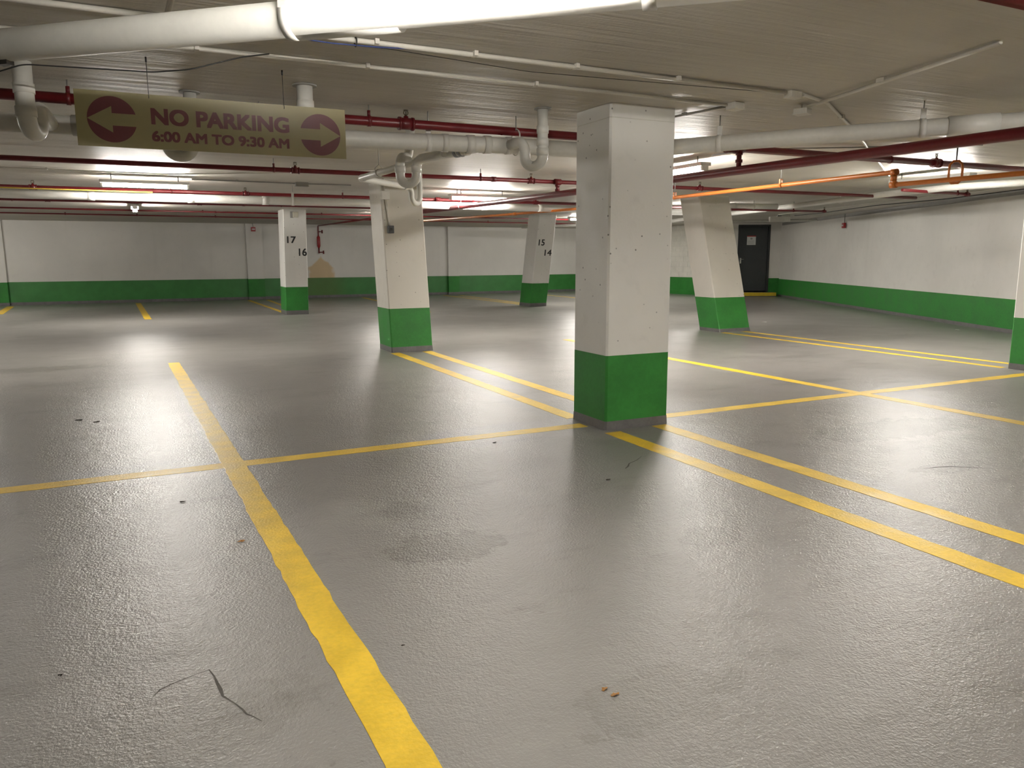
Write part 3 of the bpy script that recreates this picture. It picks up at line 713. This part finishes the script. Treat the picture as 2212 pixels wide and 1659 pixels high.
# boxes on the columns (their front faces lean with the column)
yl = lambda z: 11.47 + .40 * z / H
jb = jbox('white electrical box high on the left leaning column', (3.52, yl(2.40) - .03, 2.40), (.065, .03, .065), lid=False)
obj('cover_plate', MB().box((3.46, yl(2.40) - .064, 2.34), (3.58, yl(2.40) - .06, 2.46)), 'box', jb)
obj('tube_run', MB().tube([(3.53, yl(2.335) - .014, 2.335), (3.56, yl(1.93) - .014, 1.93)], .014, 10), 'conduit', jb)
obj('tube_run', MB().tube([(3.52, yl(2.46) - .014, 2.46), (3.52, yl(2.655) - .014, 2.655)], .010, 8), 'conduit', jb)
sb = thing('switch_box', 'dark grey switch box on the left leaning column', 'box', (3.57, yl(1.88), 1.88))
obj('box_body', MB().box((3.525, yl(1.88) - .055, 1.825), (3.62, yl(1.88) + .006, 1.94)), 'box_grey', sb, bevel=.006)
obj('toggle', MB().box((3.565, yl(1.88) - .075, 1.865), (3.585, yl(1.88) - .055, 1.905)), 'dark', sb)
y17 = 20.5 - .28 * 2.53 / H
cb = thing('junction_box', 'beige box at the top of column seventeen', 'box', (3.66, y17, 2.53))
obj('box_body', MB().box((3.62, y17 - .07, 2.46), (3.75, y17 + .01, 2.60)), 'box_beige', cb, bevel=.008)
obj('mounting_plate', MB().box((3.56, y17 - .025, 2.45), (3.64, y17 + .01, 2.61)), 'conduit_grey', cb)
# dangling wire and blue cables near the slanting pipe
wt = thing('loose_wire', 'thin dark wire sagging below the slanting white pipe', 'wire', (0, 5.1, 2.5))
obj('wire_run', MB().tube(fillet([(-.75, 5.45, 2.46), (-.50, 5.2, 2.505), (-.46, 5.18, 2.508), (-.21, 5.13, 2.505), (.16, 5.05, 2.50), (.35, 4.93, 2.507), (.63, 4.92, 2.60), (.80, 4.98, 2.65)], .2, 4), .004, 6), 'wire', wt)
wt = thing('loose_wire', 'blue and black wires tied to the nearer long conduit', 'wire', (1.2, 4.4, 2.6))
obj('blue_wire', MB().tube(fillet([(.75, 4.43, 2.615), (1.05, 4.42, 2.605), (1.30, 4.42, 2.612), (1.5, 4.46, 2.634), (2.35, 4.458, 2.634)], .3, 4), .004, 6), 'wire_blue', wt)
obj('black_wire', MB().tube(fillet([(.6, 4.46, 2.62), (1.0, 4.44, 2.61), (1.4, 4.5, 2.63), (2.4, 4.72, 2.648), (4.47, 4.53, 2.65)], .5, 4), .0022, 6), 'wire', wt)
mb = MB().ring((1.18, 4.43, 2.628), (1, 0, 0), .024, .004, 10, 5); obj('cable_tie', mb, 'wire', wt)
conduit('conduit rising past the slanting pipe at the top left', [(.22, 4.42, 2.62), (.25, 3.55, 2.635), (.26, 2.6, 2.635)], .016, 'conduit')

# ------------------------------------------------------------------ hanging sign
SX0, SX1, SZ0, SZ1, SY = -.263, 1.345, 2.118, 2.44, 5.40
sg = thing('hanging_sign', 'yellow sign reading no parking hung on wires at the left', 'sign', ((SX0 + SX1) / 2, SY, SZ0))
obj('sign_panel', MB().box((SX0, SY - .004, SZ0), (SX1, SY + .004, SZ1)), 'sign_yellow', sg)
put = lambda x, z, d: V((x, SY - .004 - d, z))
obj('lettering', text_mb('NO PARKING', .149, .966, 2.268, 2.358, put, .0, .0012, .0055), 'maroon', sg, 'maroon words NO PARKING')
obj('lettering', text_mb('6:00 AM TO 9:30 AM', .145, .964, 2.167, 2.225, put, .0, .0012, .0035), 'maroon', sg, 'maroon words 6:00 AM TO 9:30 AM')
def arrow_disc(cx, cz, R, sgn, label):
    """two maroon segments left over when an arrow is cut from a disc; tip points to sgn"""
    sh, hh, xb = .036, .077, R * .07      # half shaft, half head, head base
    for s in (1, -1):
        a0 = math.asin(sh / R); pts = []
        N = 24
        for i in range(N + 1):
            a = a0 + (math.pi - a0) * i / N           # from the open side round to the tip
            pts.append((-math.cos(a) * sgn * R, s * R * math.sin(a)))
        pts += [(xb * sgn * .0, s * hh), (0, s * sh)]
        bm = bmesh.new(); vs = [bm.verts.new(put(cx + x, cz + z, .0012)) for x, z in pts]
        f = bm.faces.new(vs); bmesh.ops.triangulate(bm, faces=[f])
        bm.verts.ensure_lookup_table(); bm.verts.index_update()
        mb = MB().add([v.co.copy() for v in bm.verts], [tuple(v.index for v in q.verts) for q in bm.faces]); bm.free()
        obj('arrow_disc', mb, 'maroon', sg, label)
arrow_disc(-.070, 2.279, .134, -1, 'maroon disc segment around the left arrow')
arrow_disc(1.174, 2.266, .134, 1, 'maroon disc segment around the right arrow')
for x in (.14, .945):
    mb = MB().cyl((x, SY, SZ1 - .02), (x, SY + .01, H), .0022, 6); mb.cyl((x, SY + .01, H - .03), (x, SY + .01, H), .006, 6); mb.ring((x, SY, SZ1 - .012), (1, 0, 0), .012, .002, 8, 5)
    obj('hanging_wire', mb, 'wire', sg)

# ------------------------------------------------------------------ fire alarm sounders
def sounder(label, c, ax, ay, pts):
    t = thing('fire_alarm', label, 'alarm', c, 'red fire alarms'); c = V(c); ax = V(ax); ay = V(ay)
    obj('alarm_body', MB().obox(c, ax * .075, ay * .035, V((0, 0, .075))), 'bell_red', t, bevel=.012)
    obj('strobe', MB().obox(c - ay * .04, ax * .05, ay * .008, V((0, 0, .018))), 'paper', t)
    obj('conduit_drop', MB().tube(fillet(pts, .08, 4), .009, 8), 'conduit_grey', t)
sounder('red fire alarm on the far pilaster left of column seventeen', (3.78, YF - .165, 2.46), (1, 0, 0), (0, 1, 0), [(3.78, YF - .15, 2.53), (3.76, YF - .15, H)])
cc = rwp(8.15, 2.33, .06)
sounder('red fire alarm on the right wall', cc, tuple(w_), tuple(n_), [tuple(rwp(8.15, 2.4, .045)), tuple(rwp(8.15, H, .045))])

# ------------------------------------------------------------------ litter
def scrap(name, label, cat, c, size, m, seed, ht=.008, group=None):
    rnd = random.Random(seed); n = 9; vs = [V((c[0], c[1], ht))]
    for k in range(n):
        a = 2 * math.pi * k / n; r = size * (.5 + .6 * rnd.random())
        vs.append(V((c[0] + r * math.cos(a) * 1.3, c[1] + r * math.sin(a) * .7, .001 + rnd.random() * ht)))
    vs += [V((v.x, v.y, max(0, v.z - .0012))) for v in vs[1:]]
    fs = [(0, 1 + k, 1 + (k + 1) % n) for k in range(n)] + [(1 + k, 1 + n + k, 1 + n + (k + 1) % n, 1 + (k + 1) % n) for k in range(n)] + [tuple(range(1 + n, 1 + 2 * n))[::-1]]
    return tag(obj(name, MB().add(vs, fs), m), label, cat, group)
scrap('dry_leaf', 'crumpled brown leaf scrap in the centre foreground, upper piece', 'leaf', (1.325, 2.035), .013, 'leaf', 1)
scrap('dry_leaf', 'crumpled brown leaf scrap in the centre foreground, lower piece', 'leaf', (1.335, 1.99), .013, 'leaf', 2)
scrap('dry_leaf', 'tiny brown leaf left of the long foreground line', 'leaf', (.385, 4.04), .018, 'leaf', 3)
scrap('pebble', 'dark speck of debris by the far left bay line', 'debris', (-.58, 7.89), .03, 'leaf_dark', 4)
scrap('pebble', 'dark speck of debris right beside another in the left bay', 'debris', (-.43, 7.72), .022, 'leaf_dark', 5)
scrap('pebble', 'dark speck of debris left of the crossing lines', 'debris', (.14, 4.88), .016, 'leaf_dark', 6)
scrap('pebble', 'dark speck of debris in front of the nearest column', 'debris', (2.69, 4.14), .020, 'leaf_dark', 7)
scrap('pebble', 'dark speck of debris beside the cross line left of the nearest column', 'debris', (2.45, 5.41), .018, 'leaf_dark', 8)
scrap('paper_scrap', 'white paper scrap on the floor before the charcoal door', 'litter', (12.55, 13.04), .07, 'scrap', 9, .012)
scrap('paper_scrap', 'white paper scrap near the foot of the right wall', 'litter', (14.55, 9.87), .06, 'scrap', 10, .012)
scrap('pebble', 'dark pebble in the left foreground near the crack', 'debris', (-.35, 2.95), .007, 'leaf_dark', 11)
scrap('pebble', 'dark pebble right of the long foreground line', 'debris', (.80, 2.62), .007, 'leaf_dark', 12)
